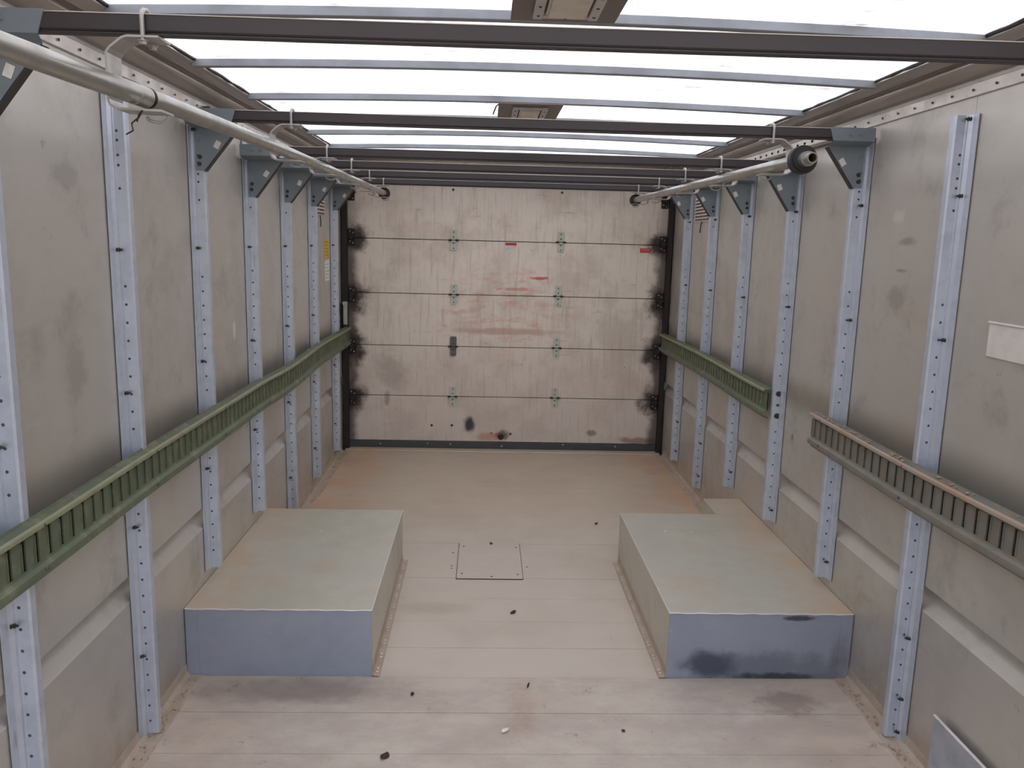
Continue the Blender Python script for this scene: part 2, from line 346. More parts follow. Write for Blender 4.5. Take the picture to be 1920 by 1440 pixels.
# ---------------------------------------------------------------- side walls
RY = {'left': [.46, 1.05, 1.64, 2.24, 2.845, 3.455, 4.06, 4.67, 5.32], 'right': [.46, 1.05, 1.64, 2.235, 2.825, 3.415, 4.02, 4.62, 5.2]}
for sd, s in SD.items():
    root = mk('wall_'+sd, bbox(tuple(sorted((s*1.192, s*1.215))[:1])+(Y0, -.06), (sorted((s*1.192, s*1.215))[1], 5.76, 2.02), .002), EXT); root['kind'] = 'structure'
    ys = [Y0]+[y-.02 for y in RY[sd]]+[5.70]
    for a, b in zip(ys, ys[1:]):
        xs = sorted((s*HW, s*(HW+.004)))
        mk('upper_panel', bbox((xs[0], a+.0008, .527), (xs[1], b-.0008, 1.96), .0008), WALL, root)
        mk('lower_panel', bbox((xs[0], a+.0008, -.01), (xs[1], b-.0008, .452), .0008), WALL, root)
    bm = bmesh.new()
    sheet(bm, [(-.001, .53), (-.026, .524), (-.033, .512), (-.033, .496), (-.022, .478), (-.001, .449)], .002, lambda u, v, q: (s*(HW-u), q, v), (Y0, 5.7))
    mk('rub_groove', bm, WALL, root, True)
    # folded roof cornice
    bm = bmesh.new(); sheet(bm, [(.0015, 1.903), (.0065, 1.905), (.0065, 1.936), (.0055, 1.938)], .0025, lambda u, v, q: (s*(HW-u), q, v), (Y0, 5.7)); band = bm
    prof = [(.004, 1.936), (-.006, 1.940), (-.006, 1.949), (.010, 1.951), (.024, 1.955), (.036, 1.960)]
    prof += [(.036+.018*math.sin(a), 1.974-.014*math.cos(a)) for a in [math.pi*k/10 for k in range(1, 9)]]
    prof += [(.048, 1.991), (.062, 1.990), (.066, 1.986), (.072, 1.990), (.088, 1.991), (.104, 1.994), (.109, 1.998), (.108, 2.010)]
    bm = bmesh.new(); sheet(bm, prof, .0025, lambda u, v, q: (s*(HW-u), q, v), (Y0, 5.7))
    cor = mk('trim_'+('1' if s < 0 else '2'), bm, CORND, None, True); cor['kind'] = 'structure'; mk('rivet_band', band, CORN, cor)
    bm = bmesh.new(); y = .785+(.033 if s > 0 else 0)
    while y < 5.6: dome(bm, (s*(HW-.0085), y, 1.920), (-s, 0, 0), .0040, .0025); y += .1005
    mk('rivet_row', bm, RIVET, cor, kind='stuff')
    # upper seal edge of roof sheet, ragged bead
    bm = bmesh.new(); pts = []; y = Y0
    while y < 5.35: pts.append((s*(1.041+random.uniform(-.003, .003)), y, 2.006+random.uniform(-.0015, .0015))); y += .06
    tube(bm, pts, .005, 6); mk('sealant_bead', bm, DARK, cor)
    # slotted angle under the cornice
    ya = 3.10 if s > 0 else 2.95
    bm = bmesh.new()
    sheet(bm, [(.006, 1.925), (.030, 1.925), (.034, 1.921), (.034, 1.895), (.030, 1.891), (.010, 1.891)], .0025, lambda u, v, q: (s*(HW-u), q, v), (ya, 5.6))
    ch = mk('trim_'+('3' if s < 0 else '4'), bm, CORN, None, True); ch['kind'] = 'structure'
    bm = bmesh.new(); y = ya+.05
    while y < 5.5: box(bm, sorted_lo := (min(s*(HW-.0365), s*(HW-.033)), y, 1.902), (max(s*(HW-.0365), s*(HW-.033)), y+.022, 1.911)); y += .075
    mk('slot_row', bm, DARK, ch, kind='stuff')

# ---------------------------------------------------------------- roof
def roofz(x): return 2.028-.018*(x/1.06)**2
def curved(bm, y0, y1, zo, th, x0=-1.06, x1=1.06, n=24):
    rows = []
    for i in range(n+1):
        x = x0+(x1-x0)*i/n; z = roofz(x)+zo
        rows.append([bm.verts.new(p) for p in ((x, y0, z), (x, y1, z), (x, y1, z+th), (x, y0, z+th))])
    for a, b in zip(rows, rows[1:]):
        for k in range(4): bm.faces.new((a[k], a[(k+1) % 4], b[(k+1) % 4], b[k]))
    bm.faces.new(rows[0]); bm.faces.new(rows[-1][::-1]); return bm
bm = bmesh.new()
n = 24; vs = []
for i in range(n+1):
    x = -1.06+2.12*i/n; vs.append((bm.verts.new((x, Y0, roofz(x))), bm.verts.new((x, 5.36, roofz(x)))))
for a, b in zip(vs, vs[1:]): bm.faces.new((a[0], b[0], b[1], a[1]))
ce = mk('ceiling', bm, ROOF, None, True); ce['kind'] = 'structure'
bm = bmesh.new(); curved(bm, 5.36, 5.76, -.002, .02); o = mk('trim_5', bm, CORN, None, True); o['kind'] = 'structure'
for s in (-1, 1):   # outer roof rails closing the gap between skin and sheet
    bm = bmesh.new(); a, b = sorted((s*1.05, s*1.215)); box(bm, (a, Y0, 2.016), (b, 5.76, 2.04)); o = mk('trim_%d' % (6 if s < 0 else 7), bm, EXT); o['kind'] = 'structure'
BY = [.90, 1.48, 2.035, 2.60, 3.17, 3.66, 4.16, 4.74]
names = ['grey curved roof bow just behind the front ceiling lamp plate, nearest in the frame', 'grey curved roof bow between the front two dark crossbars, just behind the nearest one',
         'grey curved roof bow crossing the front of the second ceiling lamp plate', 'grey curved roof bow hidden behind the second dark crossbar', 'thin far roof bow just behind the second dark crossbar', 'farthest thin roof bow on the white roof, over the third dark crossbar']
def bow(y):
    bm = bmesh.new(); curved(bm, y-.014, y+.014, -.024, .022, -1.05, 1.05, 28)
    return mk('roof_bow', bev(bm, .0015), BOW, None, True)
for y, l in zip(BY[2:], names): tag(bow(y), l, 'roof bow', 'curved roof bows')
tag(bow(BY[1]), 'grey curved roof bow directly overhead in front of the nearest crossbar', 'roof bow', 'curved roof bows')

# ---------------------------------------------------------------- rear and front ends
bm = bmesh.new(); box(bm, (-1.2, 5.72, -.06), (1.2, 5.76, 2.05)); wb = mk('wall_back', bm, EXT); wb['kind'] = 'structure'
mk('header_panel', bbox((-1.15, 5.60, 1.90), (1.15, 5.606, 2.02), .001), CORN, wb)
wf = mk('wall_front', bbox((-1.2, Y0-.03, -.06), (-1.10, Y0, 2.05), .002), EXT); wf['kind'] = 'structure'
mk('bulkhead_panel', bbox((1.10, Y0-.03, -.06), (1.2, Y0, 2.05), .002), EXT, wf)
mk('bulkhead_header', bbox((-1.10, Y0-.03, 1.94), (1.10, Y0, 2.05), .002), EXT, wf)

# ---------------------------------------------------------------- roll-up door
d1 = empty('door_1', (0, 5.7, 0)); d1['kind'] = 'structure'
def kid(o): o.parent = d1; o.matrix_parent_inverse = Matrix.Translation((0, -5.7, 0)); return o
kid(mk('seam_dark_sheet', bbox((-1.14, 5.7165, .0), (1.14, 5.7185, 1.92), .0005), DARK))  # dark sheet added behind the panels to darken their seams
zs = [.060, .391, .752, 1.119, 1.494, 1.90]; pans = []
for a, b in zip(zs, zs[1:]): pans.append(kid(mk('panel', bbox((-1.112, 5.70, a+.0024), (1.115, 5.716, b-.0024), .0012), DOOR)))
kid(mk('bottom_seal', bbox((-1.112, 5.690, .010), (1.115, 5.712, .060), .003), SEAL))
bm = bmesh.new()
for x in (-.86, -.55, -.40, -.05, .45, .85): dome(bm, (x+random.uniform(-.05, .05), 5.690, random.uniform(.02, .05)), (0, -1, 0), .006, .003)
kid(mk('seal_rivet', bm, HINGE, kind='stuff'))
def hinge(x, z, mat=HINGE):
    bm = bmesh.new()
    def leaf(za, zb, w):
        d = .007 if zb > za else -.007
        o2 = [(-w, za), (w, za), (w, zb-d), (w-.006, zb), (-w+.006, zb), (-w, zb-d)]
        vs = [bm.verts.new((x+px, y, pz)) for y in (5.6985, 5.6935) for px, pz in o2]
        f = vs[:6]; h = vs[6:]; bm.faces.new(f); bm.faces.new(h[::-1])
        for i in range(6): j = (i+1) % 6; bm.faces.new((f[i], h[i], h[j], f[j]))
    leaf(z+.003, z+.071, .0235); leaf(z-.003, z-.068, .0225)
    o = kid(mk('hinge', bm, mat))
    bm = bmesh.new(); cyl(bm, (x-.035, 5.691, z), (x+.035, 5.691, z), .006, 10); k = mk('hinge_pin', bm, DARK, o)
    bm = bmesh.new()
    for dz in (.055, .022, -.022, -.055): dome(bm, (x, 5.694, z+dz), (0, -1, 0), .005, .004)
    mk('screw_row', bm, BOLT, o, kind='stuff')
    bm = bmesh.new(); box(bm, (x-.016, 5.686, z-.016), (x+.016, 5.694, z+.016)); mk('knuckle', bev(bm, .003), mat, o)
    return o
for i, z in enumerate(zs[1:-1]):
    for j, x in enumerate((-.372-(.006 if i == 3 else 0), .362+(.006 if i == 3 else 0))):
        h = hinge(x, z+(.004 if j else 0), HINGED if (i == 1 and j == 0) else HINGE)
        if i == 1 and j == 0: h['label'] = 'grimy brown-grey hinge'
for s in (-1, 1):
    for z in (.375, .745, 1.105, 1.50, 1.80):
        bm = bmesh.new(); x = 1.082*s
        box(bm, (x-.024, 5.690, z-.055), (x+.024, 5.6985, z+.055)); bev(bm, .003)
        box(bm, (x-.014, 5.664, z-.016), (x+.014, 5.690, z+.016)); cyl(bm, (x-.034*s, 5.676, z), (x+.045*s, 5.676, z), .008, 10)
        cyl(bm, (x+.035*s, 5.676, z), (x+.052*s, 5.676, z), .020, 14)
        o = kid(mk('roller_bracket', bm, DARK))
        bm = bmesh.new()
        for dx, dz in ((-.010, .04), (.012, .028), (-.010, -.03), (.012, -.042)): dome(bm, (x+dx, 5.690, z+dz), (0, -1, 0), .005, .003)
        mk('bolt_row', bm, HINGE, o, kind='stuff')
    bm = bmesh.new()
    sheet(bm, [(s*1.108, 5.688), (s*1.108, 5.650), (s*1.140, 5.650), (s*1.140, 5.70)], .003, lambda u, v, q: (u, v, q), (.0, 1.90), side=1)
    kid(mk('track', bm, DARK))
    bm = bmesh.new(); cyl(bm, (s*1.128, 5.66, .02), (s*1.128, 5.66, 1.9), .006, 8); kid(mk('track_lip', bm, CORN))
# door holes, caps and stickers
for x, z, r, mt in ((-.52, .176, .009, DARK), (-.375, .178, .009, DARK), (-.088, .125, .008, RED), (.050, .122, .008, DARK), (-.02, .098, .022, DARK)):
    bm = bmesh.new(); cyl(bm, (x, 5.6995, z), (x, 5.694, z), r, 12, r*.75); kid(mk('bolt', bm, mt))
st = kid(mk('sticker', bbox((-.017, 5.698, 1.432), (.060, 5.6998, 1.482), .0004), WHITE))
mk('red_heading', bbox((-.017, 5.6972, 1.468), (.060, 5.698, 1.486), .0002), RED, st)
bm = bmesh.new()
for k in range(3): box(bm, (-.010, 5.6975, 1.440+k*.009), (.052-.008*(k % 2), 5.698, 1.442+k*.009))
mk('print_line', bm, simple('faint_print', (150, 142, 138)), st)
st = kid(mk('sticker', bbox((.925, 5.698, 1.440), (1.0, 5.6998, 1.470), .0004), RED))
bm = bmesh.new()
for k in range(3): box(bm, (.93+.022*k, 5.6975, 1.449), (.944+.022*k, 5.698, 1.4505))
box(bm, (.932, 5.6975, 1.459), (.99, 5.698, 1.461)); mk('print_line', bm, WHITE, st)
for x in (-.385, .365):
    bm = bmesh.new(); dome(bm, (x, 5.6995, 1.835), (0, -1, 0), .009, .005); kid(mk('bolt', bm, BOLT))

# ---------------------------------------------------------------- wall ribs
RT = {'left': ['nearest rib on the left wall, blue-lit, cut by the left frame edge', 'second left wall rib from the front, the one without a gusset, behind the nearest hanger',
               'left wall rib standing on the wheel box top, topmost by the second crossbar gusset', 'fourth left wall rib from the roll-up door, rising from the wheel box middle',
               'left wall rib at the back corner of the left wheel box, third from the door', 'narrow left wall rib beside the yellow label, second from the roll-up door', 'left wall rib right next to the roll-up door track'],
      'right': ['nearest rib on the right wall, outside the frame edge, behind the bright patch', 'tall right wall rib with a free top end, crossing the rusty rail', 'right wall rib rising behind the wheel box front, crossing the start of the rusty rail',
                'right wall rib at the end of the green rail with three round bolts', 'right wall rib at the small step behind the right wheel box', 'narrow right wall rib second from the roll-up door beside the vent', 'narrow right wall rib next to the roll-up door track']}
RB = {'left': [.0, .012, .285, .292, .08, .085, .08], 'right': [.0, .012, .280, .295, .262, .07, .08]}
for sd, s in SD.items():
    for i, y in enumerate(RY[sd][2:]):
        if s > 0 and i == 0: continue
        z0 = RB[sd][i]; z1 = 1.868 if i != 1 else 1.856
        root = empty('wall_rib', (s*HW, y, z0)); tag(root, RT[sd][i], 'wall rib', 'galvanised ribs on the %s wall' % sd)
        X = lambda d: s*(HW-d)
        def par(o):
            o.parent = root; o.matrix_parent_inverse = Matrix.Translation((-s*HW, -y, -z0)); return o
        bm = bmesh.new()
        prof = [(.0405, y+.022), (.0405, y+.003), (.0375, y), (.013, y), (.010, y-.004), (.010, y-.012), (.0065, y-.017), (.0035, y-.022), (.0030, y-.046)]
        sheet(bm, prof, .0022, lambda u, v, q: (X(u), v, q), (z0, z1), side=1)
        par(mk('rib_section', bm, GALV, None, False))
        bm = bmesh.new(); z = 1.345
        zz = []
        while z > z0+.03:
            if not (.745 < z < .90): zz.append(z)
            z -= .0497
        zz += [1.604, 1.664, 1.69, 1.728, 1.752]
        for z in zz:
            if z < z1-.02: dome(bm, (X(.0195), y-.0021, z), (0, -1, 0), .0040, .0014, 8)
        par(mk('rivet_row', bm, RIVET, kind='stuff'))
        for z in ([1.833, 1.443, 1.052, .663, .267] if s < 0 else [1.845, 1.643, 1.247, .344, .145, .035]):
            if z > z0+.015:
                bm = bmesh.new(); c = Vector((X(.008), y-.013, z)); hexbolt(bm, c, (-s, 0, 0), .0055, .008); cyl(bm, c+Vector((-s*.008, 0, 0)), c+Vector((-s*.014, 0, 0)), .003, 8)
                par(mk('bolt', bm, BOLT))
        if s > 0 and i == 3:
            for z in (.868, .818, .770):
                bm = bmesh.new(); c = (X(.020), y-.0005, z)
                if z == .818: cyl(bm, c, (X(.02), y-.004, z), .006, 12)
                else: ring(bm, c, (X(.02), y-.005, z), .012, .007, 16); cyl(bm, c, (X(.02), y-.003, z), .008, 14)
                par(mk('round_bolt', bm, BOLT))

# ---------------------------------------------------------------- slotted cargo rails
def rail(s, ya, yb, mat, label, group, wob=None):
    root = empty('cargo_rail', (s*HW, ya, .825)); tag(root, label, 'cargo rail', group)
    f0 = wob or (lambda q: (0, 0))
    fn = lambda u, v, q: (s*(HW-u-f0(q)[0]), q, v+f0(q)[1])
    sl = [ya+(yb-ya)*k/60 for k in range(61)]
    def par(o):
        o.parent = root; o.matrix_parent_inverse = Matrix.Translation((-s*HW, -ya, -.825)); return o
    bm = bmesh.new()
    sheet(bm, [(.042, .892), (.044, .887), (.066, .885), (.0715, .882), (.0715, .875), (.060, .869), (.058, .864)], .003, fn, sl, side=-1)
    par(mk('top_flange', bm, mat, None))
    bm = bmesh.new(); sheet(bm, [(.0665, .8856), (.0722, .8832), (.0728, .8815), (.0728, .8748)], .0012, fn, sl, side=1); par(mk('pale_lip', bm, LIPG if mat is GREEN else LIPR))  # lip strip in a lighter tone than the rail
    bm = bmesh.new()
    sheet(bm, [(.058, .797), (.060, .791), (.0700, .785), (.0715, .777), (.0715, .769), (.060, .765), (.058, .757), (.0435, .755)], .003, fn, sl, side=-1)
    par(mk('bottom_flange', bm, mat, None))
    bm = bmesh.new(); y = ya; k = 0
    while y < yb-.02:
        e2 = min(y+.0355, yb)
        if k == 0: e2 = min(y+.045, yb)
        vs = [bm.verts.new(fn(u, v, q)) for u in (.055, .0585) for v in (.797, .864) for q in (y, e2)]
        for f in ((0, 1, 3, 2), (4, 6, 7, 5), (0, 4, 5, 1), (2, 3, 7, 6), (0, 2, 6, 4), (1, 5, 7, 3)): bm.faces.new([vs[i] for i in f])
        # small pressed lip beside every slot
        vs = [bm.verts.new(fn(u, v, q)) for u in (.052, .0605) for v in (.800, .861) for q in (e2-.003, e2)]
        for f in ((0, 1, 3, 2), (4, 6, 7, 5), (0, 4, 5, 1), (2, 3, 7, 6), (0, 2, 6, 4), (1, 5, 7, 3)): bm.faces.new([vs[i] for i in f])
        y += .0505; k += 1
    par(mk('slotted_web', bm, mat))
    bm = bmesh.new(); sheet(bm, [(.050, .868), (.0495, .862), (.0495, .798), (.050, .792)], .0012, fn, sl, side=-1); par(mk('back_strip', bm, mat))
    bm = bmesh.new()
    for r_ in RY['left' if s < 0 else 'right']:
        if ya < r_ < yb:
            for dz in (.878, .781): dome(bm, fn(.0715, dz, r_+.02), (-s, 0, 0), .0055, .003)
    par(mk('rivet_row', bm, RIVET, kind='stuff'))
    return root
def wob(q):
    b = math.exp(-((q-4.05)/.33)**2)
    return (.010*b+.002*math.sin(q*5), -.006*math.exp(-((q-3.75)/.2)**2)+.002*math.sin(q*3))
rail(-1, .70, 5.62, GREEN, 'long olive green slotted cargo rail along the whole left wall', None, wob)
rail(1, 3.44, 5.62, GREEN, 'short olive green slotted cargo rail on the right wall near the door', None, lambda q: (.003*math.sin(q*4), .004*math.sin(q*3)))
rr = rail(1, .70, 2.945, RUSTY, 'rusty grey slotted cargo rail on the right wall, near the camera', None, lambda q: (0, -.008*math.exp(-((q-2.2)/.5)**2)))
# dirt lying on the rails
for s, ya, yb, n_, zt, lab in ((1, 1.0, 2.93, 60, .885, 'crumbs of tan dirt lying on the rusty rail of the right wall'),):
    bm = bmesh.new()
    for k in range(n_):
        y = random.triangular(ya, yb, yb-.1); c = Vector((s*(HW-random.uniform(.046, .066)), y, zt-.007*math.exp(-((y-2.2)/.5)**2)+.0035)); r_ = random.uniform(.002, .005)
        bmesh.ops.create_icosphere(bm, subdivisions=1, radius=r_, matrix=Matrix.Translation(c) @ Matrix.Diagonal((1, 1.5, .6, 1)))
    o = mk('dirt_crumbs', bm, SAND); o['kind'] = 'stuff'; tag(o, lab, 'dirt')

# ---------------------------------------------------------------- dark cross beams with gussets and pipe hangers
BM = [1.60, 2.765, 3.36, 3.96, 4.56, 5.17]
ordn = ['nearest and thickest-looking dark crossbar under the white roof', 'second dark crossbar from the front, passing below the far lamp plate', 'third dark crossbar from the front', 'fourth dark crossbar from the front',
        'fifth dark crossbar, second from the roll-up door', 'last dark crossbar, just in front of the roll-up door top']
BZ = [1.885, 1.888, 1.842, 1.848, 1.855, 1.857]
def beam(y, tilt=0., z=1.887):
    bm = bmesh.new()
    sheet(bm, [(.028, 0.), (.0, 0.), (.0, -.0265), (.003, -.0295), (.028, -.0295)], .003, lambda u, v, q: (q, u, v), (-1.098, 1.098), side=1)
    o = mk('crossbar', bm, BEAM); o.location = (0, y, z); o.rotation_euler = (0, 0, tilt)
    bm = bmesh.new(); box(bm, (-1.09, .004, -.0345), (1.09, .026, -.0295)); mk('bottom_lip', bev(bm, .001), BEAM, o)
    bm = bmesh.new(); box(bm, (-1.098, -.0015, .0005), (1.098, .028, .0025)); mk('top_edge_highlight', bev(bm, .0008), CORN, o)  # pale strip paints the highlight line along the crossbar top
    return o
def gusset(y, s, ry, k, g=0.):
    yb = y-.004; yr = ry-.0035
    root = empty('gusset_bracket', (s*1.11, yb, 1.85))
    M = Matrix.Translation((-s*1.11, -yb, -1.85))
    def par(o, p=root):
        o.parent = p; o.matrix_parent_inverse = M if p is root else Matrix.Identity(4); return o
    xo, xi = 1.146, (.985 if s > 0 else .975)
    t = .003; bm = bmesh.new()
    A = [(xi, yb, 1.892+g), (xo-.006, yb, 1.892+g)]; B = [(xi+.014, yb, 1.849+g), (xo-.006, yb, 1.849+g)]
    Cc = [(xi+.022, yr, 1.838+g), (xo, yr, 1.838+g)]; D = [(1.106, yr, 1.700+g*1.2), (xo, yr, 1.700+g*1.2)]
    rows = [A, B, Cc, D]; fr = [[bm.verts.new((s*a, b, c)) for a, b, c in r_] for r_ in rows]; bk = [[bm.verts.new((s*a, b+t, c)) for a, b, c in r_] for r_ in rows]
    for i in range(3):
        bm.faces.new((fr[i][0], fr[i][1], fr[i+1][1], fr[i+1][0])); bm.faces.new((bk[i][0], bk[i+1][0], bk[i+1][1], bk[i][1]))
        for j in (0, 1): bm.faces.new((fr[i][j], fr[i+1][j], bk[i+1][j], bk[i][j]))
    bm.faces.new((fr[0][0], fr[0][1], bk[0][1], bk[0][0])); bm.faces.new((fr[3][0], fr[3][1], bk[3][1], bk[3][0]))
    par(mk('gusset_plate', bm, GUSS))
    # stiffening flange along the sloping edge; its dark tone paints the edge shadow
    bm = bmesh.new(); p, q = Vector((s*(xi+.024), yr, 1.836+g)), Vector((s*1.108, yr, 1.700+g*1.2)); dr = Vector((-s*.004, 0, -.002))
    vs = [bm.verts.new(v) for v in (p, q, q+Vector((0, .022, 0)), p+Vector((0, .022, 0)), p+dr, q+dr, q+dr+Vector((0, .022, 0)), p+dr+Vector((0, .022, 0)))]
    for f in ((0, 1, 2, 3), (7, 6, 5, 4), (0, 4, 5, 1), (1, 5, 6, 2), (2, 6, 7, 3), (3, 7, 4, 0)): bm.faces.new([vs[i] for i in f])
    par(mk('edge_flange', bm, BEAM))
    for (x, z, yy) in ((1.055, 1.872, yb), (1.09, 1.872, yb), (1.126, 1.80, yr), (1.122, 1.745, yr), (1.124, 1.722, yr)):
        bm = bmesh.new(); hexbolt(bm, (s*x, yy, z+g), (0, -1, 0), .0055, .005); par(mk('bolt', bm, GUSS if z > 1.76 else BOLT))
    a = math.radians(s*28); bm = bmesh.new(); c = Vector((s*1.062, yr-.0012, 1.786+g)); h = .0017 if k % 2 else 0
    box(bm, (c.x-.009, c.y-.0006, c.z-.0125), (c.x+.009, c.y+.0006, c.z+.0125), Matrix.Rotation(-a*(.8+.2*(k % 3)), 3, 'Y'), c)
    par(mk('white_label', bm, WHITE))
    return root
def hanger(y, s, g, zb):
    """strap bent round the pipe, hook bolt over the beam"""
    root = empty('pipe_hanger', (s*.80, y+.017, 1.84)); M = Matrix.Translation((-s*.80, -y-.017, -1.84))
    def par(o): o.parent = root; o.matrix_parent_inverse = M; return o
    bm = bmesh.new(); ya, yb = y-.012, y+.048
    pl = [(.765, 1.840+g), (.822, 1.840+g), (.832, 1.837+g), (.854, 1.820+g), (.860, 1.812+g), (.861, zb+.016), (.858, zb+.007), (.848, zb+.001), (.765, zb-.001)]
    sheet(bm, pl, .004, lambda u, v, q: (s*u, q, v), (ya, yb), side=1)
    par(mk('strap', bm, HANG))
    x = s*.795; bm = bmesh.new()
    pts = [(x, y-.007, 1.828+g), (x, y-.008, 1.870+g)]
    for k in range(7):
        a = math.pi*k/6; pts.append((x, y+.015-.023*math.cos(a), 1.879+g+.014*math.sin(a)))
    pts.append((x, y+.038, 1.842+g)); tube(bm, pts, .0042, 8); par(mk('hook_bolt', bm, HANG, None, True))
    for yy in (y-.007, y+.038):
        bm = bmesh.new(); hexbolt(bm, (x, yy, 1.8355+g), (0, 0, -1), .007, .007); par(mk('nut', bm, HANG))
    bm = bmesh.new(); c = Vector((s*.785, y+.018, zb-.008))
    tube(bm, [(c.x+.020*math.cos(a), c.y, c.z-.002-.011*math.sin(a)) for a in [math.pi*k/8 for k in range(9)]], .003, 6); par(mk('clip_ring', bm, HANG, None, True))
    return root
BN = ['nearest', 'second', 'third', 'fourth', 'fifth', 'last']
for i, y in enumerate(BM):
    g_ = BZ[i]-1.887
    tag(beam(y, -.010 if i == 0 else .0, BZ[i]), ordn[i], 'crossbar', 'dark crossbars under the roof')
    for sd, s in SD.items():
        yy = y+(.011 if s < 0 else -.011) if i == 0 else y
        ry = RY[sd][2] if i == 0 else RY[sd][i+3]
        tag(gusset(yy, s, ry, i+(s > 0), g_), 'blue-grey gusset plate with white label at the %s end of the %s crossbar' % (sd, BN[i]), 'bracket', 'gusset brackets on the %s wall' % sd)
        if i == 0 and s > 0: continue
        pz = [1.7175, 1.7375, 1.7405, 1.7440, 1.7460, 1.7480][i]
        tag(hanger(y+(.008 if i == 0 else 0), s, g_+.0055, pz), 'zinc hook hanger holding the %s pipe on the %s crossbar' % (sd, BN[i]), 'hanger', 'hangers of the %s pipe' % sd)

# ---------------------------------------------------------------- hanging pipes
PZ = 1.7435
def parat(root, o):
    o.parent = root; o.matrix_parent_inverse = Matrix.Translation(-root.location); return o
root = empty('hanging_pipe', (-.79, 1.5, PZ)); tag(root, 'long zinc pipe hanging along the left wall, with thicker front sleeve', 'pipe')
def pipe(bm, pts, ro, ri, seg=28):
    R = []; P_ = [Vector(p) for p in pts]
    for i, p in enumerate(P_):
        d = (P_[min(i+1, len(P_)-1)]-P_[max(i-1, 0)]).normalized(); u = Vector((0, 0, 1)).cross(d).normalized(); v = d.cross(u)
        R.append([[bm.verts.new(p+(u*math.cos(2*math.pi*k/seg)+v*math.sin(2*math.pi*k/seg))*r_) for k in range(seg)] for r_ in (ro, ri)])
    for a, b in zip(R, R[1:]):
        for k in range(seg):
            j = (k+1) % seg; bm.faces.new((a[0][k], a[0][j], b[0][j], b[0][k])); bm.faces.new((a[1][k], b[1][k], b[1][j], a[1][j]))
    for e_ in (R[0], R[-1]):
        for k in range(seg): j = (k+1) % seg; bm.faces.new((e_[0][k], e_[0][j], e_[1][j], e_[1][k]))
bm = bmesh.new(); pipe(bm, [(-.818, 1.60, 1.7425), (-.811, 1.70, 1.7465), (-.810, 2.20, 1.755), (-.810, 2.79, 1.7615), (-.805, 4.0, 1.768), (-.797, 5.22, 1.7725)], .0178, .0155); parat(root, mk('tube', bm, PIPE, None, True))
bm = bmesh.new(); pipe(bm, [(-.925, 1.12, 1.768), (-.886, 1.30, 1.7605), (-.8285, 1.56, 1.7475), (-.8115, 1.642, 1.7440)], .0198, .0180); parat(root, mk('sleeve', bm, PIPE, None, True))
bm = bmesh.new(); ring(bm, (-.8113, 1.643, 1.7441), (-.8110, 1.650, 1.7443), .0202, .0176, 32); parat(root, mk('joint_shadow_ring', bm, DARK, None, True))  # dark ring added as the shadow line where the sleeve ends
bm = bmesh.new(); ring(bm, (-.797, 5.205, 1.7725), (-.797, 5.235, 1.7725), .036, .0187, 28); parat(root, mk('end_ring', bm, DARK, None, True))
bm = bmesh.new(); tube(bm, [(-.80, 1.60, 1.717), (-.803, 1.585, 1.70), (-.815, 1.58, 1.688), (-.812, 1.578, 1.675), (-.826, 1.58, 1.668)], .0016, 6)
tube(bm, [(-.80, 1.60, 1.717), (-.805, 1.59, 1.705), (-.807, 1.585, 1.692)], .0016, 6); parat(root, mk('tie_wire', bm, DARK, None, True))
root = empty('hanging_pipe', (.78, 4., PZ)); tag(root, 'shorter zinc pipe hanging along the right wall, black collar on its open front end', 'pipe')
bm = bmesh.new(); pipe(bm, [(.806, 2.50, 1.758), (.800, 2.8, 1.760), (.796, 4.0, 1.767), (.789, 5.22, 1.7725)], .0185, .0160); parat(root, mk('tube', bm, PIPE, None, True))
bm = bmesh.new(); ring(bm, (.806, 2.505, 1.758), (.806, 2.530, 1.758), .0425, .0188, 36); ring(bm, (.806, 2.498, 1.758), (.806, 2.506, 1.758), .034, .0185, 36); parat(root, mk('collar', bm, BLACK, None, True))
bm = bmesh.new(); ring(bm, (.807, 2.440, 1.757), (.806, 2.505, 1.758), .0165, .0125, 32); ring(bm, (.807, 2.472, 1.7575), (.806, 2.505, 1.758), .0225, .0166, 32); parat(root, mk('end_stub', bm, PIPE, None, True))
bm = bmesh.new(); ring(bm, (.789, 5.205, 1.7725), (.789, 5.235, 1.7725), .036, .0187, 28); parat(root, mk('end_ring', bm, DARK, None, True))

# ---------------------------------------------------------------- ceiling lamps on plates
def lamp(cx, ya, yb, label, z, fx, fy, full):
    root = empty('ceiling_lamp', (cx, (ya+yb)/2, z)); tag(root, label, 'ceiling lamp', 'lamps on brown roof plates')
    parat(root, mk('mounting_plate', bbox((cx-.120, ya, z), (cx+.120, yb, z+.004), .001), PLATE))
    x0, x1 = cx-fx, cx+fx; y0, y1 = fy
    fr = bmesh.new()
    for a, b in (((x0, y0), (x0+.022, y1)), ((x1-.022, y0), (x1, y1))): box(fr, (a[0], a[1], z-.012), (b[0], b[1], z-.0005))
    for a, b in (((x0+.022, y0), (x1-.022, y0+.02)), ((x0+.022, y1-.02), (x1-.022, y1))): box(fr, (a[0], a[1], z-.010), (b[0], b[1], z-.0005))
    parat(root, mk('lamp_frame', bev(fr, .0015), LFR))
    bm = bmesh.new(); xs = [x0+.027, x1-.027]; box(bm, (xs[0], y0+.024, z-.016), (xs[1], y1-.024, z-.0005)); parat(root, mk('lens', bev(bm, .006, 3), LENS, None, True))
    bm = bmesh.new()
    for x in (x0+.011, x1-.011):
        for y in (y0+.03, (y0+y1)/2, y1-.03): dome(bm, (x, y, z-.012), (0, 0, -1), .004, .002)
    dome(bm, (cx, y1-.010, z-.010), (0, 0, -1), .004, .002); parat(root, mk('screw_row', bm, BOLT, kind='stuff'))
    return root
lamp(.012, 1.68, 1.968, 'front ceiling lamp in a pale frame on a brown plate, cut by the frame top', 1.990, .072, (1.71, 1.908), True)
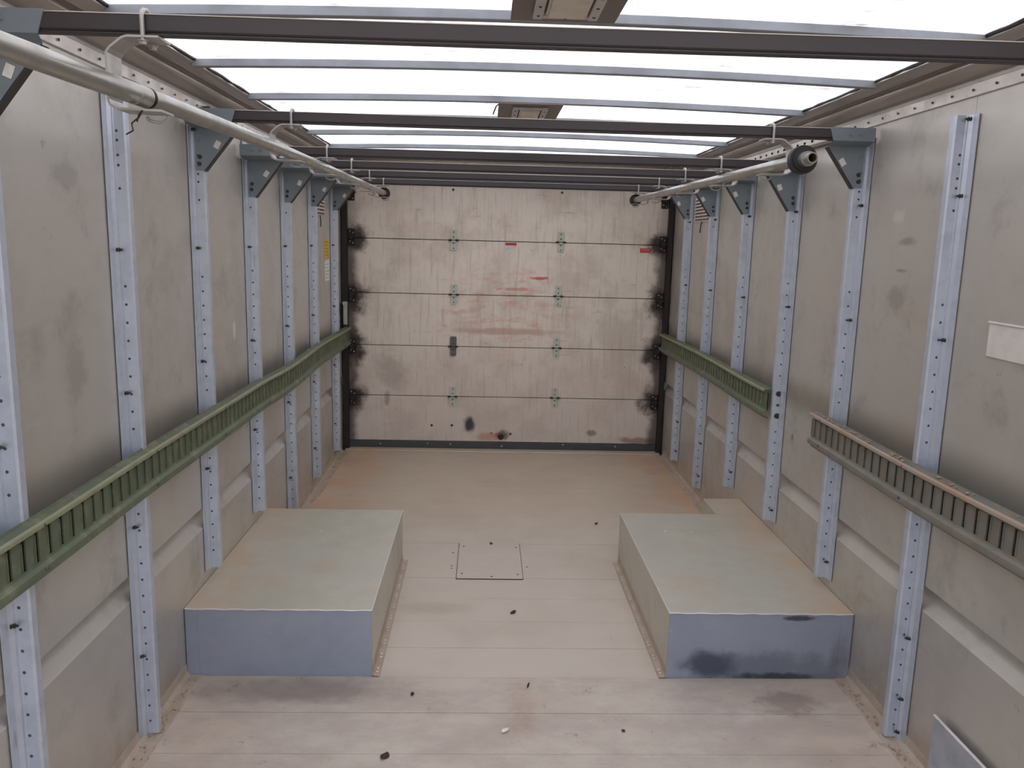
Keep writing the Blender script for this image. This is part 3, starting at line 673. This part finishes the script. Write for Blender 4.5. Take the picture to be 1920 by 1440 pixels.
r_ = lamp(.003, 3.10, 3.46, 'far ceiling lamp on a brown plate, half hidden behind the second crossbar', 1.990, .066, (3.155, 3.42), False)
bm = bmesh.new(); tube(bm, [(-.115, 3.12, 1.992), (-.126, 3.14, 1.985), (-.132, 3.18, 1.975), (-.136, 3.20, 1.966)], .0025, 6); parat(r_, mk('loose_wire', bm, DARK, None, True))

# ---------------------------------------------------------------- wheel boxes
def wbox(s, xi, label):
    root = empty('wheel_box', (s*(xi+HW)/2, 3.1, 0)); tag(root, label, 'wheel box', 'wheel boxes on the floor')
    ya, yb, H = 2.586, 3.627, .245; t = .003
    def b(name, a, c, mat, w=.001):
        lo = (min(a[0], c[0]), a[1], a[2]); hi = (max(a[0], c[0]), c[1], c[2]); return parat(root, mk(name, bbox(lo, hi, w), mat))
    b('top_sheet', (s*(xi-.002), ya-.003, H-t), (s*(HW-.001), yb+.001, H), BOX, .0012)
    b('front_sheet', (s*xi, ya, .0), (s*(HW-.002), ya+t, H-t-.0005), BOXF)
    b('side_sheet', (s*xi, ya+t+.0005, .0), (s*(xi+t), yb, H-t-.0005), BOX)
    b('rear_sheet', (s*(xi+t), yb-t, .0), (s*(HW-.002), yb, H-t-.0005), BOX)
    b('corner_strip', (s*(HW-.045), ya-.002, .0), (s*(HW-.003), ya-.0003, H-t-.001), BOXF, .0005)
    # seam lip on the front upper edge
    bm = bmesh.new(); n_ = 24; pts = [(s*(xi+(HW-xi-.004)*k/n_), ya-.0025, H-.001+.0012*math.sin(k*1.9)) for k in range(n_+1)]; tube(bm, pts, .0022, 6); parat(root, mk('front_hem', bm, SHINY, None, True))
    bm = bmesh.new(); tube(bm, [(s*xi, ya, H-.001), (s*xi, yb, H-.001)], .0018, 6); parat(root, mk('side_hem', bm, SHINY, None, True))
    bm = bmesh.new()
    sheet(bm, [(-.0005, .040), (-.002, .010), (-.006, .006), (-.024, .0055), (-.026, .001)], .0025, lambda u, v, q: (s*(xi+u), q, v), (ya-.003, yb-.01), side=1)
    parat(root, mk('floor_angle', bm, STRIP))
    bm = bmesh.new(); y = ya+.02
    while y < yb-.02:
        dome(bm, (s*(xi-.015), y, .0075), (0, 0, 1), .0045, .003); dome(bm, (s*(xi-.015), y+.022, .0075), (0, 0, 1), .0045, .003); y += .10
    parat(root, mk('rivet_row', bm, SHINY, kind='stuff'))
    return root
wbox(-1, .519, 'left galvanised wheel box on the floor against the left wall, blue-lit front')
wbox(1, .502, 'right galvanised wheel box on the floor against the right wall, dark stained front')
root = empty('filler_box', (1.05, 3.75, 0)); tag(root, 'small low sheet box behind the right wheel box against the wall', 'box')
parat(root, mk('top_sheet', bbox((.960, 3.630, .241), (1.148, 3.868, .244), .001), BOX)); parat(root, mk('side_sheet', bbox((.962, 3.630, 0), (.965, 3.866, .240), .001), BOX)); parat(root, mk('rear_sheet', bbox((.966, 3.863, 0), (1.147, 3.866, .240), .001), BOX))

# ---------------------------------------------------------------- floor hatch
root = empty('floor_hatch', (-.11, 3.62, 0)); tag(root, 'square screwed-down hatch plate in the floor between the wheel boxes', 'hatch')
parat(root, mk('hatch_plate', bbox((-.258, 3.412, .0022), (.040, 3.842, .0056), .0008), FLOOR)); parat(root, mk('hatch_gap_line', bbox((-.2605, 3.4085, .0008), (.0425, 3.8445, .0021), .0003), DARK))  # thin dark box added under the hatch plate to draw its gap line
for x, y in ((-.235, 3.79), (-.10, 3.825), (.022, 3.785), (-.235, 3.46), (.018, 3.455), (-.10, 3.43)):
    bm = bmesh.new(); dome(bm, (x, y, .0054), (0, 0, 1), .0055, .002); parat(root, mk('screw', bm, BOLT))
for x, y in ((-.285, 3.72), (-.285, 3.56), (-.285, 3.53), (.065, 3.555)):
    bm = bmesh.new(); dome(bm, (x, y, .0006), (0, 0, 1), .0045, .0015); o = mk('rivet', bm, BOLT, fl)

# ---------------------------------------------------------------- wall vents, labels, patches
def vent(s, ya, yb, za, zb, label):
    root = empty('wall_vent', (s*HW, (ya+yb)/2, (za+zb)/2)); tag(root, label, 'vent', 'louvred wall vents')
    def xb(d0, d1): return sorted((s*(HW-d0), s*(HW-d1)))
    x = xb(.0005, .003); parat(root, mk('vent_plate', bbox((x[0], ya, za), (x[1], yb, zb), .001), VENT))
    nr = 7; w_ = (yb-ya-.03)/2
    for c in range(2):
        for k in range(nr):
            bm = bmesh.new(); z = za+.02+(zb-za-.03)*k/nr; y0 = ya+.01+c*(w_+.01)
            vs = [bm.verts.new((s*(HW-d), y, zz)) for y in (y0, y0+w_) for d, zz in ((.003, z+.014), (.014, z+.003), (.014, z), (.003, z+.010))]
            for f in ((0, 1, 2, 3), (7, 6, 5, 4), (0, 4, 5, 1), (1, 5, 6, 2), (2, 6, 7, 3), (3, 7, 4, 0)): bm.faces.new([vs[i] for i in f])
            parat(root, mk('louvre', bm, VENT))
            bm = bmesh.new(); xx = xb(.0028, .0036); box(bm, (xx[0], y0, z-.004), (xx[1], y0+w_, z+.002)); parat(root, mk('louvre_slot', bm, DARK))
    bm = bmesh.new(); ym = ya+(yb-ya)*.5; tube(bm, [(s*(HW-.006), ym, za+.005), (s*(HW-.008), ym+.01, za-.03), (s*(HW-.004), ym+.03, za-.06)], .003, 6); parat(root, mk('drain_cord', bm, DARK))
    return root
vent(-1, 4.80, 5.09, 1.615, 1.79, 'small louvred vent on the left wall behind the gussets')
vent(1, 4.76, 5.10, 1.635, 1.80, 'small louvred vent on the right wall near the door')
yl = mk('label', bbox((-HW+.0005, 5.06, 1.362), (-HW+.0015, 5.235, 1.478), .0003), YEL); tag(yl, 'yellow printed label on the left wall near the door', 'label')
bm = bmesh.new()
for k in range(5): box(bm, (-HW+.0015, 5.08, 1.38+k*.02), (-HW+.002, 5.21-.02*(k % 2), 1.384+k*.02))
mk('print_line', bm, simple('brown_print', (120, 92, 40)), yl)
wl = mk('label', bbox((-HW+.0005, 5.09, 1.222), (-HW+.0015, 5.24, 1.350), .0003), WHITE); tag(wl, 'white printed label just below the yellow one on the left wall', 'label')
bm = bmesh.new()
for k in range(5): box(bm, (-HW+.0015, 5.11, 1.24+k*.021), (-HW+.002, 5.22-.02*(k % 2), 1.243+k*.021))
mk('print_line', bm, simple('grey_print', (130, 126, 122)), wl)
# bright patch plate and lower plate on the right wall
pp = mk('patch_plate', bbox((HW-.0045, 1.25, 1.228), (HW-.0005, 2.035, 1.318), .001), SHINY); tag(pp, 'bright flat aluminium patch plate at mid height on the right wall', 'plate')
bm = bmesh.new(); box(bm, (HW-.009, 1.25, 1.314), (HW-.0045, 2.035, 1.319)); mk('rolled_edge', bev(bm, .001), SHINY, pp)
root = empty('kick_plate', (HW-.03, 1.5, 0)); tag(root, 'low upright kick plate with a bright edge, bottom right by the wall', 'plate')
parat(root, mk('plate_sheet', bbox((HW-.022, .9, .012), (HW-.018, 2.035, .208), .001), BLUEP)); parat(root, mk('bright_edge', bbox((HW-.024, .9, .207), (HW-.016, 2.035, .212), .001), SHINY))
parat(root, mk('spacer', bbox((HW-.0175, .9, .012), (HW-.006, 1.96, .16), .001), STRIP))
# strap latch beside the door
root = empty('door_latch', (-1.115, 5.58, 1.0)); tag(root, 'pale strap latch hanging beside the roll-up door on the left', 'latch')
parat(root, mk('latch_plate', bbox((-1.128, 5.60, .90), (-1.100, 5.612, 1.04), .002), HINGE)); parat(root, mk('latch_head', bbox((-1.132, 5.590, 1.035), (-1.098, 5.615, 1.06), .003), HINGE))
bm = bmesh.new(); tube(bm, [(-1.14, 5.58, 1.05), (-1.142, 5.57, 1.0), (-1.138, 5.58, .95), (-1.14, 5.57, .92)], .005, 6); parat(root, mk('cord', bm, DARK))

# ---------------------------------------------------------------- bits on the floor
def bit(x, y, z, r, mat, sc, label, name='debris'):
    bm = bmesh.new(); bmesh.ops.create_icosphere(bm, subdivisions=2, radius=r)
    for v in bm.verts: v.co *= random.uniform(.75, 1.2)
    bmesh.ops.transform(bm, matrix=Matrix.Diagonal(sc+(1,)), verts=bm.verts)
    zmin = min(v.co.z for v in bm.verts); o = mk(name, bm, mat, None, True); o.location = (x, y, z-zmin); o.rotation_euler[2] = random.uniform(0, 3); return tag(o, label, 'debris')
bit(-.015, 3.077, .001, .010, DEBR, (1.4, .7, .6), 'dark brown crumb on the floor between the wheel boxes')
bit(-.067, 2.269, .002, .010, CHIP, (1.5, .8, .4), 'white paper chip on the front floor planks')
bit(.018, 2.53, .002, .008, DEBR, (2.2, .35, .4), 'dark sliver on the plank just in front of the wheel boxes')
bit(-.10, 3.826, .007, .007, DEBR, (1.4, .7, .6), 'dark crumb on the back edge of the floor hatch')
bit(.30, 2.27, .002, .005, DEBR, (1.3, .8, .6), 'small dark speck on the front planks right of the paper chip')
bit(.47, 4.15, .001, .009, DEBR, (1.6, .6, .5), 'dark crumb on the floor left of the right wheel box back corner')
bit(-.42, 2.14, .002, .011, DEBR, (1.4, 1, .5), 'dark clump at the bottom edge of the picture on the front planks')
bit(-.37, 2.47, .002, .007, DEBR, (1.2, .8, .6), 'dark crumb on the planks in front of the left wheel box corner')
for x, y, l in ((.66, 3.38, 'white fleck on the right wheel box top, left one'), (.775, 3.37, 'white fleck on the right wheel box top, middle one'), (.89, 3.36, 'white fleck on the right wheel box top, right one'), (-.84, 3.33, 'white fleck on the left wheel box top')):
    bit(x, y, .245, .005, CHIP, (1, 1, .4), l, 'fleck')
for s in (-1, 1):
    bm = bmesh.new()
    for k in range(130):
        y = random.uniform(1.7, 2.56) if random.random() < .6 else random.uniform(3.9, 5.5)
        c = Vector((s*(HW-abs(random.gauss(.03, .014))-.006), y, .009)); r_ = random.uniform(.0015, .0045)
        bmesh.ops.create_icosphere(bm, subdivisions=1, radius=r_, matrix=Matrix.Translation(c) @ Matrix.Diagonal((1, 1.4, .5, 1)))
    o = mk('dirt_crumbs', bm, SAND); o['kind'] = 'stuff'; tag(o, 'crumbs of tan dirt along the foot of the %s wall' % ('left' if s < 0 else 'right'), 'dirt')
